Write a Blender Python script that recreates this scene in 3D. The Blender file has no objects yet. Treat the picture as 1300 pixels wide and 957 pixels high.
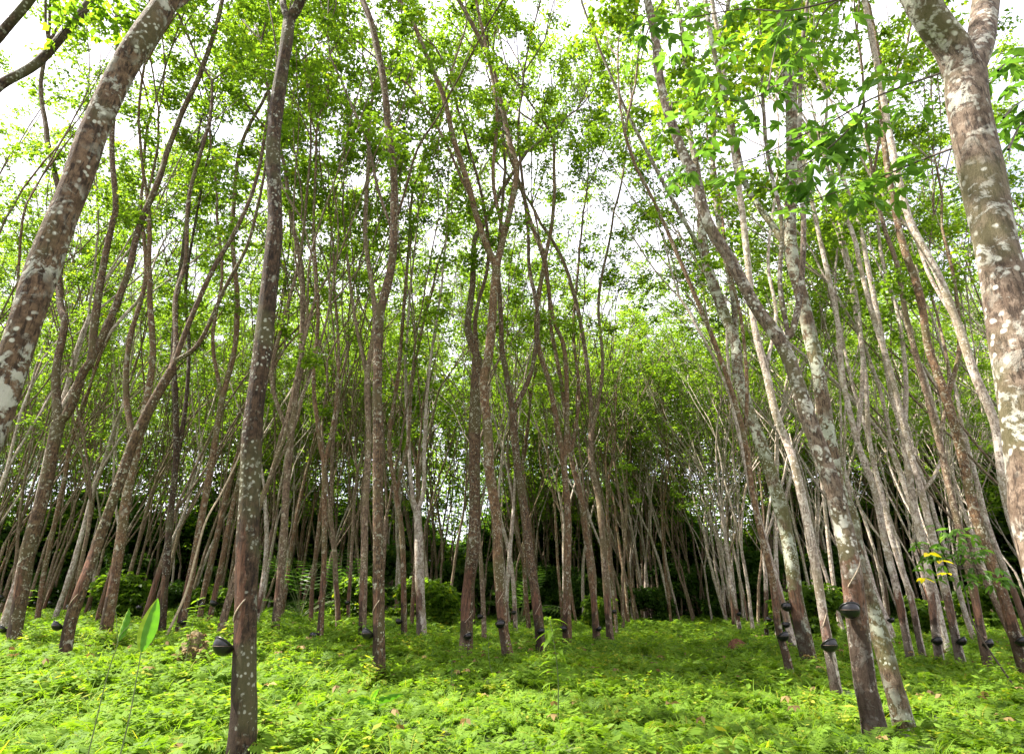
import bpy, math, random
import numpy as np
from mathutils import Vector

C = bpy.context.scene.collection
R = math.radians
F = 760.0; PITCH = R(23.3); CAMH = 1.4
cp, sp = math.cos(PITCH), math.sin(PITCH)

def nrm(v):
    v = np.asarray(v, float); return v / (np.linalg.norm(v) + 1e-9)

def at(x, y, D):
    """point of the vertical plane D metres ahead seen at picture position x, y"""
    xc, yc = (x - 650) / F, (433 - y) / F
    d = np.array([xc, cp - yc * sp, sp + yc * cp])
    return np.array([0, 0, CAMH]) + d * (D / d[1])

def zdepth(p):
    return p[1] * cp + (p[2] - CAMH) * sp

def px_of(p):
    z = zdepth(p); return 650 + F * p[0] / z, 433 - F * ((p[2] - CAMH) * cp - p[1] * sp) / z

def sst(a):
    a = np.clip(a, 0, 1); return a * a * (3 - 2 * a)

def terrain(x, y):
    z = 0.42 * sst((-x - 1.0) / 5.0) * sst((y - 7) / 7.0)
    z = z + 0.05 * np.sin(x * 1.1 + 1.3 * np.sin(y * .6)) + 0.04 * np.sin(y * 1.7 + x * .7)
    z = z * sst((75 - y) / 20.0) + 0.9 * sst((y - 75) / 300.0)
    return z

# ------------------------------------------------------------------ materials
def mat(name):
    m = bpy.data.materials.new(name); m.use_nodes = True
    nt = m.node_tree; nt.nodes.clear()
    return m, nt, nt.nodes, nt.links

def ramp(ns, stops, interp='LINEAR'):
    r = ns.new('ShaderNodeValToRGB'); e = r.color_ramp.elements
    r.color_ramp.interpolation = interp
    while len(e) < len(stops): e.new(0.5)
    for i, (p, c) in enumerate(stops):
        e[i].position = p; e[i].color = tuple(c) + (1,) if len(c) == 3 else c
    return r

def bark_material(name, base, mid, lichen, amount, moss, fine=1.0):
    m, nt, ns, ln = mat(name)
    out = ns.new('ShaderNodeOutputMaterial'); b = ns.new('ShaderNodeBsdfPrincipled')
    ln.new(b.outputs[0], out.inputs[0]); b.inputs['Roughness'].default_value = .85
    b.inputs['Specular IOR Level'].default_value = .25
    tc = ns.new('ShaderNodeTexCoord'); mp = ns.new('ShaderNodeMapping')
    oi = ns.new('ShaderNodeObjectInfo')
    va = ns.new('ShaderNodeVectorMath'); va.operation = 'SCALE'; va.inputs['Scale'].default_value = 37.0
    cx = ns.new('ShaderNodeCombineXYZ')
    for k in range(3): ln.new(oi.outputs['Random'], cx.inputs[k])
    ln.new(cx.outputs[0], va.inputs[0]); ln.new(va.outputs[0], mp.inputs['Location'])
    ln.new(tc.outputs['Object'], mp.inputs['Vector'])
    def noise(scale, detail=5, rough=.6, dist=0):
        n = ns.new('ShaderNodeTexNoise'); n.inputs['Scale'].default_value = scale
        n.inputs['Detail'].default_value = detail; n.inputs['Roughness'].default_value = rough
        n.inputs['Distortion'].default_value = dist
        ln.new(mp.outputs[0], n.inputs['Vector']); return n
    def mix(f, a, bcol):
        x = ns.new('ShaderNodeMix'); x.data_type = 'RGBA'
        ln.new(f, x.inputs[0])
        for s, v in ((6, a), (7, bcol)):
            if isinstance(v, tuple): x.inputs[s].default_value = v + (1,)
            else: ln.new(v, x.inputs[s])
        return x.outputs[2]
    def thr(src, lo, hi):
        r = ns.new('ShaderNodeMapRange'); r.inputs[1].default_value = lo; r.inputs[2].default_value = hi
        r.interpolation_type = 'SMOOTHSTEP'; ln.new(src, r.inputs[0]); return r.outputs[0]
    def mul(a, bb):
        x = ns.new('ShaderNodeMath'); x.operation = 'MULTIPLY'
        ln.new(a, x.inputs[0])
        if isinstance(bb, float): x.inputs[1].default_value = bb
        else: ln.new(bb, x.inputs[1])
        return x.outputs[0]
    c = mix(thr(noise(14 * fine, 6, .7).outputs[0], .38, .62), base, mid)
    mv = ns.new('ShaderNodeMapping'); mv.inputs['Scale'].default_value = (1, 1, .22); ln.new(mp.outputs[0], mv.inputs['Vector'])
    crack = noise(38 * fine, 5, .75); ln.new(mv.outputs[0], crack.inputs['Vector'])
    c = mix(thr(crack.outputs[0], .52, .40), c, tuple(q * .45 for q in base))
    c = mix(mul(thr(noise(1.3, 3).outputs[0], .48, .62), .75), c, moss)
    big = mul(thr(noise(8.5 * fine, 6, .68, .4).outputs[0], .585 - amount, .655 - amount), thr(noise(1.9, 3, .6).outputs[0], .36, .58))
    c = mix(mul(big, .7), c, lichen)
    v = ns.new('ShaderNodeTexVoronoi'); v.inputs['Scale'].default_value = 24 * fine
    v.inputs['Randomness'].default_value = 1
    ns2 = noise(9, 2)
    add = ns.new('ShaderNodeVectorMath'); add.operation = 'ADD'
    sc = ns.new('ShaderNodeVectorMath'); sc.operation = 'SCALE'; sc.inputs['Scale'].default_value = .06
    ln.new(ns2.outputs[1], sc.inputs[0]); ln.new(mp.outputs[0], add.inputs[0]); ln.new(sc.outputs[0], add.inputs[1])
    ln.new(add.outputs[0], v.inputs['Vector'])
    sep = ns.new('ShaderNodeSeparateColor'); ln.new(v.outputs['Color'], sep.inputs[0])
    cell = mul(thr(sep.outputs[0], .60 - amount, .62 - amount), thr(noise(2.6, 2, .5).outputs[0], .42, .60))
    spot = ns.new('ShaderNodeMapRange'); spot.inputs[1].default_value = .44; spot.inputs[2].default_value = .26
    spot.inputs[3].default_value = 0; spot.inputs[4].default_value = 1; ln.new(v.outputs['Distance'], spot.inputs[0])
    c = mix(mul(mul(cell, spot.outputs[0]), .8), c, tuple(min(1, q * 1.12) for q in lichen))
    # tapped panel near the ground, cut into the bark
    a = ns.new('ShaderNodeAttribute'); a.attribute_name = 'tap'
    tp = ns.new('ShaderNodeMath'); tp.operation = 'ADD'; ln.new(a.outputs['Fac'], tp.inputs[0])
    nn = ns.new('ShaderNodeMath'); nn.operation = 'MULTIPLY_ADD'; ln.new(noise(7, 5, .7).outputs[0], nn.inputs[0])
    nn.inputs[1].default_value = 1.6; nn.inputs[2].default_value = -.8; ln.new(nn.outputs[0], tp.inputs[1])
    t = thr(tp.outputs[0], .42, .62)
    m2 = ns.new('ShaderNodeMapping'); m2.inputs['Scale'].default_value = (1, 1, .12); ln.new(mp.outputs[0], m2.inputs['Vector'])
    sn = noise(26, 5, .75); ln.new(m2.outputs[0], sn.inputs['Vector'])
    red = mix(thr(sn.outputs[0], .36, .64), (.035, .02, .013), (.18, .085, .05))
    pw = ns.new('ShaderNodeMapRange'); pw.inputs[3].default_value = .6; pw.inputs[4].default_value = 1.0; ln.new(oi.outputs['Random'], pw.inputs[0])
    c = mix(mul(t, pw.outputs[0]), c, red)
    a2 = ns.new('ShaderNodeAttribute'); a2.attribute_name = 'stain'
    st = ns.new('ShaderNodeMath'); st.operation = 'ADD'; ln.new(a2.outputs['Fac'], st.inputs[0]); ln.new(nn.outputs[0], st.inputs[1])
    c = mix(mul(thr(st.outputs[0], .45, .7), .85), c, (.026, .016, .009))
    ln.new(c, b.inputs['Base Color'])
    bp = ns.new('ShaderNodeBump'); bp.inputs['Strength'].default_value = .8; bp.inputs['Distance'].default_value = .03
    ln.new(crack.outputs[0], bp.inputs['Height'])
    bp2 = ns.new('ShaderNodeBump'); bp2.inputs['Strength'].default_value = .5; bp2.inputs['Distance'].default_value = .02
    ln.new(big, bp2.inputs['Height']); ln.new(bp.outputs[0], bp2.inputs['Normal'])
    ln.new(bp2.outputs[0], b.inputs['Normal'])
    return m

def leaf_material(name, dark, lite, yellow, rough=.45, trans=.5, tmul=(1.7, 1.9, .8)):
    m, nt, ns, ln = mat(name)
    out = ns.new('ShaderNodeOutputMaterial')
    a = ns.new('ShaderNodeAttribute'); a.attribute_name = 'var'
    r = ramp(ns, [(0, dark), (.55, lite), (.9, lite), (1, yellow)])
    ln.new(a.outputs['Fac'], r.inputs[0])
    b = ns.new('ShaderNodeBsdfPrincipled'); b.inputs['Roughness'].default_value = rough
    b.inputs['Specular IOR Level'].default_value = .22
    ln.new(r.outputs[0], b.inputs['Base Color'])
    t = ns.new('ShaderNodeBsdfTranslucent')
    vm = ns.new('ShaderNodeVectorMath'); vm.operation = 'MULTIPLY'; vm.inputs[1].default_value = tmul
    ln.new(r.outputs[0], vm.inputs[0]); ln.new(vm.outputs[0], t.inputs[0])
    mx = ns.new('ShaderNodeMixShader'); mx.inputs[0].default_value = trans
    ln.new(b.outputs[0], mx.inputs[1]); ln.new(t.outputs[0], mx.inputs[2]); ln.new(mx.outputs[0], out.inputs[0])
    return m

M = {}
M['bark_brown'] = bark_material('bark_brown', (.095, .052, .026), (.20, .12, .062), (.40, .38, .29), .05, (.09, .075, .03))
M['bark_dark'] = bark_material('bark_dark', (.03, .018, .010), (.08, .048, .027), (.34, .34, .27), .015, (.075, .07, .03))
M['bark_stem'] = bark_material('bark_stem', (.055, .033, .018), (.14, .085, .046), (.38, .37, .28), .03, (.075, .062, .025))
M['bark_spotted'] = bark_material('bark_spotted', (.09, .06, .04), (.20, .15, .11), (.50, .49, .42), .075, (.10, .09, .04), .8)
M['bark_blotched'] = bark_material('bark_blotched', (.06, .036, .02), (.15, .095, .055), (.47, .47, .39), .075, (.08, .068, .028), .8)
M['bark_pale'] = bark_material('bark_pale', (.25, .19, .145), (.50, .42, .35), (.60, .55, .47), .10, (.21, .17, .10))
M['bark_mossy'] = bark_material('bark_mossy', (.085, .055, .03), (.17, .12, .075), (.44, .47, .37), .115, (.085, .085, .025))
M['bark_far'] = bark_material('bark_far', (.105, .067, .042), (.23, .16, .105), (.42, .37, .27), .05, (.12, .095, .045))
M['leaf'] = leaf_material('canopy_leaf', (.05, .105, .014), (.12, .20, .024), (.22, .24, .02), .45, .6, (2.1, 2.1, .7))
M['leaf_near'] = leaf_material('near_leaf', (.045, .10, .02), (.085, .16, .03), (.15, .21, .04), .4, .55)
M['leaf_dark'] = leaf_material('dark_green_leaf', (.03, .06, .014), (.06, .12, .02), (.15, .18, .03), .5, .5)  # own dark green of the shrubs, back undergrowth and far wood
M['fern'] = leaf_material('fern_leaf', (.055, .125, .014), (.15, .255, .022), (.30, .31, .04), .65, .5, (1.5, 1.5, .6))
M['dry'] = leaf_material('dry_leaf', (.11, .07, .03), (.21, .15, .06), (.32, .27, .10), .7, .3, (1.2, 1.1, .9))
M['yellow_leaf'] = leaf_material('yellow_leaf', (.45, .33, .02), (.55, .42, .02), (.6, .5, .05), .5, .5)
M['blade'] = leaf_material('blade_leaf', (.06, .16, .015), (.10, .24, .02), (.35, .40, .03), .35, .5)

def plain(name, col, rough, spec=.5, metal=0, bump=0):
    m, nt, ns, ln = mat(name)
    out = ns.new('ShaderNodeOutputMaterial'); b = ns.new('ShaderNodeBsdfPrincipled')
    ln.new(b.outputs[0], out.inputs[0])
    b.inputs['Roughness'].default_value = rough; b.inputs['Specular IOR Level'].default_value = spec
    b.inputs['Metallic'].default_value = metal
    n = ns.new('ShaderNodeTexNoise'); n.inputs['Scale'].default_value = 18; n.inputs['Detail'].default_value = 5
    r = ramp(ns, [(.3, tuple(c * .6 for c in col)), (.7, tuple(min(1, c * 1.35) for c in col))])
    tc = ns.new('ShaderNodeTexCoord'); ln.new(tc.outputs['Object'], n.inputs['Vector'])
    ln.new(n.outputs[0], r.inputs[0]); ln.new(r.outputs[0], b.inputs['Base Color'])
    if bump:
        bp = ns.new('ShaderNodeBump'); bp.inputs['Strength'].default_value = bump; bp.inputs['Distance'].default_value = .03
        ln.new(n.outputs[0], bp.inputs['Height']); ln.new(bp.outputs[0], b.inputs['Normal'])
    return m
M['rubber'] = plain('black_bowl_rubber', (.005, .005, .006), .34, .45)
M['latex'] = plain('dried_latex_cut', (.34, .27, .19), .7)
M['wire'] = plain('rusty_wire', (.10, .07, .055), .6, .5, .6)
M['stem'] = plain('green_stem', (.10, .13, .04), .6)
M['twig'] = plain('brown_twig', (.07, .05, .035), .8)
M['soil'] = plain('red_soil_mound', (.12, .055, .03), .95, .2, 0, 1.0)
M['litter'] = plain('dry_leaf_litter', (.13, .10, .05), .9, .2, 0, 1.0)
M['dead'] = plain('pale_dead_stem', (.38, .30, .20), .8, .3, 0, .4)

def ground_mat():
    m, nt, ns, ln = mat('forest_floor')
    out = ns.new('ShaderNodeOutputMaterial'); b = ns.new('ShaderNodeBsdfPrincipled'); b.inputs['Roughness'].default_value = .95
    tc = ns.new('ShaderNodeTexCoord'); n = ns.new('ShaderNodeTexNoise'); n.inputs['Scale'].default_value = 3; n.inputs['Detail'].default_value = 8
    n.inputs['Roughness'].default_value = .7
    ln.new(tc.outputs['Object'], n.inputs['Vector'])
    r = ramp(ns, [(.3, (.035, .045, .015)), (.5, (.06, .09, .02)), (.7, (.09, .075, .035))])
    ln.new(n.outputs[0], r.inputs[0]); ln.new(r.outputs[0], b.inputs['Base Color'])
    bp = ns.new('ShaderNodeBump'); bp.inputs['Distance'].default_value = .05; ln.new(n.outputs[0], bp.inputs['Height'])
    ln.new(bp.outputs[0], b.inputs['Normal']); ln.new(b.outputs[0], out.inputs[0])
    return m
M['ground'] = ground_mat()

# ------------------------------------------------------------------ mesh helpers
def mesh_np(name, V, Q, material, smooth=False, attrs=None, face_attrs=None):
    V = np.ascontiguousarray(V, dtype=np.float32); Q = np.ascontiguousarray(Q, dtype=np.int32)
    k = Q.shape[1]; me = bpy.data.meshes.new(name)
    me.vertices.add(len(V)); me.vertices.foreach_set('co', V.ravel())
    me.loops.add(Q.size); me.loops.foreach_set('vertex_index', Q.ravel())
    me.polygons.add(len(Q)); me.polygons.foreach_set('loop_start', np.arange(0, Q.size, k, dtype=np.int32))
    me.polygons.foreach_set('loop_total', np.full(len(Q), k, dtype=np.int32))
    if smooth: me.polygons.foreach_set('use_smooth', np.ones(len(Q), dtype=bool))
    me.update(calc_edges=True)
    for n, a in (attrs or {}).items():
        t = me.attributes.new(n, 'FLOAT', 'POINT'); t.data.foreach_set('value', np.asarray(a, dtype=np.float32))
    for n, a in (face_attrs or {}).items():
        t = me.attributes.new(n, 'FLOAT', 'FACE'); t.data.foreach_set('value', np.asarray(a, dtype=np.float32))
    me.materials.append(material)
    return me

def ob(name, me, parent=None, loc=None):
    o = bpy.data.objects.new(name, me); C.objects.link(o)
    if parent: o.parent = parent
    if loc is not None: o.location = loc
    return o

def tag(o, label=None, cat=None, group=None, kind=None):
    if label: o['label'] = label
    if cat: o['category'] = cat
    if group: o['group'] = group
    if kind: o['kind'] = kind
    return o

class Buf:
    def __init__(s): s.V = []; s.Q = []; s.n = 0; s.tap = []; s.stain = []
    def add(s, V, Q, tap=None, stain=None):
        s.V.append(np.asarray(V)); s.Q.append(np.asarray(Q) + s.n); s.n += len(V)
        s.tap.append(np.zeros(len(V)) if tap is None else tap); s.stain.append(np.zeros(len(V)) if stain is None else stain)
    def mesh(s, name, material, smooth=True, off=None):
        V = np.concatenate(s.V)
        if off is not None: V = V - np.asarray(off)
        return mesh_np(name, V, np.concatenate(s.Q), material, smooth,
                       {'tap': np.concatenate(s.tap), 'stain': np.concatenate(s.stain)})

def tube(buf, pts, rad, sides=8, rng=None, rough=0, panel=None, cap=False):
    pts = np.asarray(pts, float); rad = np.asarray(rad, float); n = len(pts)
    tg = np.gradient(pts, axis=0); tg /= (np.linalg.norm(tg, axis=1)[:, None] + 1e-9)
    u = np.cross(tg[0], [0, 1, 0.01]); u = nrm(u)
    ang = np.arange(sides) * 2 * math.pi / sides
    V = np.zeros((n, sides, 3)); ca, sa = np.cos(ang), np.sin(ang)
    ph = rng.uniform(0, 6.28, 6) if rng is not None else np.zeros(6)
    s = np.concatenate([[0], np.cumsum(np.linalg.norm(np.diff(pts, axis=0), axis=1))])
    for i in range(n):
        u = nrm(u - tg[i] * np.dot(u, tg[i])); w = np.cross(tg[i], u)
        rr = rad[i] * (1 + rough * (np.sin(2 * ang + ph[0] + s[i] * 1.3) * .5 + np.sin(3 * ang + ph[1] - s[i] * 2.1) * .35
                                   + np.sin(ang + ph[2] + s[i] * 4.7) * .3 + .3 * math.sin(s[i] * 6 + ph[3])))
        V[i] = pts[i] + (ca * rr)[:, None] * u + (sa * rr)[:, None] * w
    idx = np.arange(n * sides).reshape(n, sides)
    a = idx[:-1]; b = idx[1:]
    Q = np.stack([a, np.roll(a, -1, 1), np.roll(b, -1, 1), b], -1).reshape(-1, 4)
    V = V.reshape(-1, 3); tap = stain = None
    if panel:                                    # (direction of the cut side, z low, z high)
        d, z0, z1 = panel
        ctr = np.repeat(pts, sides, 0); nn = V - ctr; nn /= (np.linalg.norm(nn, axis=1)[:, None] + 1e-9)
        side = nn @ nrm(d)
        z = V[:, 2] + .25 * side
        tap = sst((z - z0) / .12) * sst((z1 - z) / 1.1) * sst((side + .25) / .5)
        stain = sst((z0 + .55 - z) / .5) * sst((side - .1) / .5) * .75 + sst((.9 + pts[0][2] - z) / .9) * .45
    buf.add(V, Q, tap, stain)

def smooth_line(P, per=5):
    P = np.asarray(P, float)
    if len(P) < 3:
        t = np.linspace(0, 1, per * 2)[:, None]; return P[0] * (1 - t) + P[-1] * t
    E = np.vstack([2 * P[0] - P[1], P, 2 * P[-1] - P[-2]]); out = []
    for i in range(1, len(E) - 2):
        p0, p1, p2, p3 = E[i - 1], E[i], E[i + 1], E[i + 2]
        for t in np.linspace(0, 1, per, endpoint=False):
            out.append(.5 * ((2 * p1) + (-p0 + p2) * t + (2 * p0 - 5 * p1 + 4 * p2 - p3) * t * t + (-p0 + 3 * p1 - 3 * p2 + p3) * t ** 3))
    out.append(E[-2]); return np.array(out)

def rot_about(d, ang, rng):
    a = nrm(np.cross(d, rng.normal(size=3))); return nrm(d * math.cos(ang) + a * math.sin(ang))

# leaflets: sprays of trifoliate leaves
def leaves_mesh(name, sprays, rng, material, petioles=7, L=.13, Wd=.045, spread=.26, off=None, folded=False, clumpvar=True):
    S = np.asarray(sprays, float); N = len(S)
    base = np.repeat(S, petioles, 0)
    d = rng.normal(size=(len(base), 3)); d[:, 2] *= .55; d /= np.linalg.norm(d, axis=1)[:, None]
    pe = base + d * rng.uniform(.25, 1, (len(base), 1)) * spread
    az0 = np.arctan2(d[:, 1], d[:, 0]); tilt = rng.uniform(-.75, .15, len(base))
    P = []; X = []; Yv = []
    roll = rng.normal(0, .45, len(base))
    for k in (-1, 0, 1):
        az = az0 + k * 1.05 + rng.normal(0, .2, len(base))
        x = np.stack([np.cos(az) * np.cos(tilt), np.sin(az) * np.cos(tilt), np.sin(tilt)], -1)
        s = np.stack([-np.sin(az), np.cos(az), np.zeros_like(az)], -1)
        up = np.cross(x, s)
        s = s * np.cos(roll)[:, None] + up * np.sin(roll)[:, None]
        P.append(pe); X.append(x); Yv.append(s)
    P = np.concatenate(P); X = np.concatenate(X); Yv = np.concatenate(Yv); n = len(P)
    ln = (L * rng.uniform(.7, 1.25, n))[:, None]; wd = (Wd * rng.uniform(.8, 1.2, n))[:, None]
    Z = np.cross(X, Yv)
    cl = np.repeat(rng.uniform(0, 1, N), petioles); cl = np.tile(cl, 3)
    var = np.clip(cl * .65 + rng.uniform(0, .42, n), 0, 1)
    if folded:
        prof = [(0, .0), (.22, .75), (.5, 1), (.78, .62), (1, .0)]
        vs = []
        for (t, w) in prof:
            c = P + X * ln * t - Z * ln * (.22 * t * t)
            for sgn in (-1, 0, 1): vs.append(c + Yv * wd * w * sgn + Z * wd * (.28 * abs(sgn) * w))
        V = np.stack(vs, 1).reshape(-1, 3); q = []
        for r_ in range(4):
            for s_ in range(2):
                a = r_ * 3 + s_; q.append((a, a + 1, a + 4, a + 3))
        Q = (np.arange(n)[:, None, None] * 15 + np.array(q)[None]).reshape(-1, 4); var = np.repeat(var, 8)
    else:
        a = P; m = P + X * ln * .5
        V = np.stack([a, m + Yv * wd + Z * wd * .3, P + X * ln - Z * ln * .18, m - Yv * wd + Z * wd * .3], 1).reshape(-1, 3)
        Q = np.arange(4 * n).reshape(-1, 4)
    if off is not None: V = V - np.asarray(off)
    return mesh_np(name, V, Q, material, False, None, {'var': var})

class Tree:
    def __init__(s, rng, zmax=23, zleaf=8.5, dens=1.0):
        s.limbs = Buf(); s.twigs = Buf(); s.sprays = []; s.rng = rng; s.zmax = zmax; s.zleaf = zleaf; s.dens = dens
    def twig(s, p, d, length, sub=True, r=.012):
        rng = s.rng
        t = nrm(np.cross(d, rng.normal(size=3))); d2 = nrm(t * rng.uniform(.7, 1.1) + d * rng.uniform(.35, .9) + np.array([0, 0, .25]))
        pts = [p]; n = 5
        for i in range(n):
            d2 = nrm(d2 + rng.normal(0, .13, 3) + np.array([0, 0, .03])); p = p + d2 * length / n; pts.append(p)
            if i >= 2:
                s.sprays.append(p + rng.normal(0, .12, 3))
                if rng.random() < .35: s.sprays.append(p + rng.normal(0, .15, 3))
            if sub and i in (1, 2, 3) and rng.random() < .6: s.twig(p, d2, length * .5, False, r * .6)
        tube(s.twigs, pts, np.linspace(r, .003, n + 1), 3)
    def grow(s, p, d, r, lev=0, sides=6):
        rng = s.rng; L = rng.uniform(2.6, 5.2) * (1 if lev else 1.15); n = max(4, int(L / .55)); step = L / n
        pts = [p]; rad = [r]
        for i in range(n):
            d = nrm(d + rng.normal(0, .06, 3) + np.array([0, 0, .035])); p = p + d * step; r *= .972
            pts.append(p); rad.append(r)
            if p[2] > s.zleaf and lev >= 1 and rng.random() < .098 * s.dens: s.twig(p, d, rng.uniform(.9, 2.3))
            elif p[2] > s.zleaf * .75 and rng.random() < .05 * s.dens: s.twig(p, d, rng.uniform(.6, 1.6))
        tube(s.limbs, pts, rad, max(4, sides - lev), rng, .06)
        if p[2] > s.zmax or r < .017 or lev > 6:
            s.twig(p, d, rng.uniform(.7, 1.5))
            return
        k = 3 if rng.random() < .22 else 2
        for j in range(k):
            s.grow(p, rot_about(d, R(rng.uniform(9, 27)), rng), r * rng.uniform(.66, .86), lev + 1, sides)

# ------------------------------------------------------------------ traced trees
def line3(poly, D, off0, off1, rng, wig=.0):
    n = len(poly); out = []
    for i, (x, y) in enumerate(poly):
        t = i / max(1, n - 1); out.append(at(x, y, D + off0 + (off1 - off0) * t + (rng.normal(0, wig) if 0 < i < n - 1 else 0)))
    return out

registry = []
def base_extend(P, drop):
    d = nrm(P[0] - P[1]); d = nrm(d + np.array([0, 0, -.9]))
    g = float(terrain(P[0][0], P[0][1]))
    k = (P[0][2] - g + drop) / max(.2, -d[2])
    return [P[0] + d * k] if k > .02 else []

def hero(label, D, trunk, w0, w1, limbs, bark, seed, zmax=25, zleaf=10, dens=1.25, panel=(-1, -.6, 0), ph=(1.0, 2.3), cont=True,
         sides=18, group='rubber trees standing nearest the camera', leaf='leaf', flare=1.32, extra=None, rowoff=0):
    rng = np.random.default_rng(seed)
    P = line3(trunk, D, 0, rowoff, rng, .03 * D / 10)
    P = base_extend(P, .12) + P
    first = len(P) - len(trunk)
    pts = smooth_line(P, 6); n = len(pts)
    zs = zdepth(P[first]); r0 = w0 * zs / F / 2; r1 = w1 * zdepth(P[-1]) / F / 2
    t = np.linspace(0, 1, n); rad = (r0 + (r1 - r0) * t ** .75) * .95
    h = pts[:, 2] - pts[0][2]; rad = rad * (1 + (flare - 1) * np.exp(-np.clip(h, 0, 9) / .25))
    rad = rad * (1 + .03 * np.sin(h * 5 + seed) + .03 * np.sin(h * 2.2 + seed * 2))
    root = pts[0].copy(); g = float(terrain(root[0], root[1])); root[2] = g
    e = ob('rubber_tree', None, None, root); tag(e, label, 'tree', group); e.empty_display_size = .3
    b = Buf(); tube(b, pts, rad, sides, rng, .045, (np.array(panel), ph[0] + g, ph[1] + g))
    T = Tree(rng, zmax, zleaf, dens)
    lines = [pts]; made = 0
    def finish(lp, rr, buf):
        T.limbs = T.twigs = buf
        for i in range(2, len(lp)):
            if lp[i][2] > zleaf * .8 and rng.random() < .08 * dens: T.twig(lp[i], nrm(lp[i] - lp[i - 1]), rng.uniform(.7, 1.8))
        d = nrm(nrm(lp[-1] - lp[-4]) + np.array([0, 0, .25]))
        if lp[-1][2] < zmax: T.grow(lp[-1], d, rr[-1], 1 if lp[-1][2] > 8 else 0, 8)
    for L in limbs:
        poly, lw0, lw1, back = L[:4]
        q = None; best = 1e9
        for c in lines:
            for p in c:
                X, Yp = px_of(p); dd = (X - poly[0][0]) ** 2 + (Yp - poly[0][1]) ** 2
                if dd < best: best = dd; q = p
        LP = [q] + line3(poly[1:], q[1], back / len(poly), back, rng, .02 * D / 10)
        lp = smooth_line(LP, 6); rr = np.linspace(lw0 * zdepth(lp[0]) / F / 2, lw1 * zdepth(lp[-1]) / F / 2, len(lp))
        lb = Buf(); tube(lb, lp, rr, max(8, sides - 6), rng, .05)
        finish(lp, rr, lb)
        ob('limb', lb.mesh('limb', M[bark], True, root), e); lines.append(lp)
    if cont:
        finish(pts, rad, b)
    ob('trunk', b.mesh('trunk', M[bark], True, root), e)
    if T.sprays: ob('foliage', leaves_mesh('foliage', T.sprays, rng, M[leaf], 7, .11, .036, off=root), e)
    registry.append((root[0], root[1], pts, rad, e)); return e, pts, rad

G1 = 'rubber trees standing nearest the camera'
G2 = 'rubber trees in the middle distance'
G3 = 'rubber trees receding on the right'
B = {}
B['t1'] = hero('darkest rubber tree, with a big black bowl low on its left side', 6.6,
     [(310, 900), (310, 867), (313, 740), (317, 620), (322, 530), (335, 430), (348, 300), (349, 270), (347, 190), (352, 130), (362, 65), (367, 26)], 35, 15,
     [([(367, 26), (360, 8), (356, -30)], 9, 8, .3), ([(367, 26), (380, 4), (392, -30)], 13, 11, -.3)], 'bark_dark', 11, cont=False, panel=(-1, -.25, 0), ph=(1.0, 2.6))
B['t2'] = hero('straight slender rubber tree left of centre with black bowl on its left', 12,
     [(481, 850), (481, 780), (480, 690), (480, 560), (479, 507), (480, 440), (483, 398), (492, 361), (498, 329), (500, 290), (500, 227), (493, 162), (486, 97), (472, 32), (460, 0)], 17, 8,
     [([(498, 300), (480, 240), (466, 180), (440, 120)], 4, 3, 1.5), ([(500, 290), (515, 240), (530, 190), (555, 150)], 4, 2.5, -1)], 'bark_stem', 12, zleaf=13, dens=.9)
B['t3'] = hero('rubber tree with dark wet cut panel just left of the fork pair in the centre', 18,
     [(592, 812), (594, 754), (600, 699), (603, 650), (602, 590), (603, 507), (606, 455)], 17, 14,
     [([(606, 455), (596, 425), (594, 408), (600, 361), (602, 308), (612, 288)], 10, 6, .6), ([(606, 455), (604, 400), (620, 330), (612, 250), (590, 170)], 6, 3, -1.6)], 'bark_stem', 13, cont=False, ph=(.9, 3.0))
B['t3b'] = hero('tall lichened rubber tree near the centre forking into a wide V', 16,
     [(644, 828), (638, 787), (633, 722), (630, 657), (621, 592), (619, 539), (614, 490), (621, 445), (627, 377), (630, 340)], 15, 11,
     [([(630, 340), (617, 310), (608, 285), (592, 227), (576, 178), (563, 123), (539, 65), (523, 26), (506, 0)], 9, 5, -.8),
      ([(630, 340), (638, 306), (648, 265), (656, 215), (647, 181), (636, 130), (623, 81), (600, 32), (582, 0)], 9, 5, .9),
      ([(636, 300), (626, 227), (631, 140), (618, 65), (604, 0)], 5, 3.5, 0),
      ([(600, 255), (585, 225), (560, 170), (520, 110), (498, 95)], 4, 2.5, .8),
      ([(563, 123), (575, 85), (590, 40)], 3, 2, .3)], 'bark_brown', 14, cont=False, zleaf=12, dens=1.1)
B['t4'] = hero('rubber tree behind the bright young sapling, its stem bending left as it rises', 18.5,
     [(686, 815), (683, 780), (675, 722), (667, 657), (657, 592), (651, 523)], 14, 10,
     [([(651, 523), (669, 487), (678, 455), (683, 400), (672, 340), (670, 290), (660, 200)], 7, 3.5, .8),
      ([(651, 523), (642, 470), (637, 440), (636, 400), (633, 330), (640, 230)], 8, 4, -.8)], 'bark_stem', 15, cont=False)
B['t5'] = hero('straight pale-spotted rubber tree directly right of the bright young sapling', 20,
     [(720, 805), (720, 722), (721, 657), (716, 592), (710, 555), (698, 490), (684, 442), (681, 400), (690, 340), (700, 290)], 12.5, 5,
     [([(716, 592), (720, 520), (716, 442), (702, 403), (690, 330), (672, 280)], 7, 4, .7)], 'bark_brown', 16)
B['t6'] = hero('rubber tree with slim leaning stem, second to the right of the sapling', 22,
     [(757, 803), (753, 754), (745, 690), (736, 625), (725, 580), (715, 500), (700, 420)], 11, 5, [([(725, 580), (735, 500), (728, 420), (735, 330)], 5, 3, 1)], 'bark_brown', 17)
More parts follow.
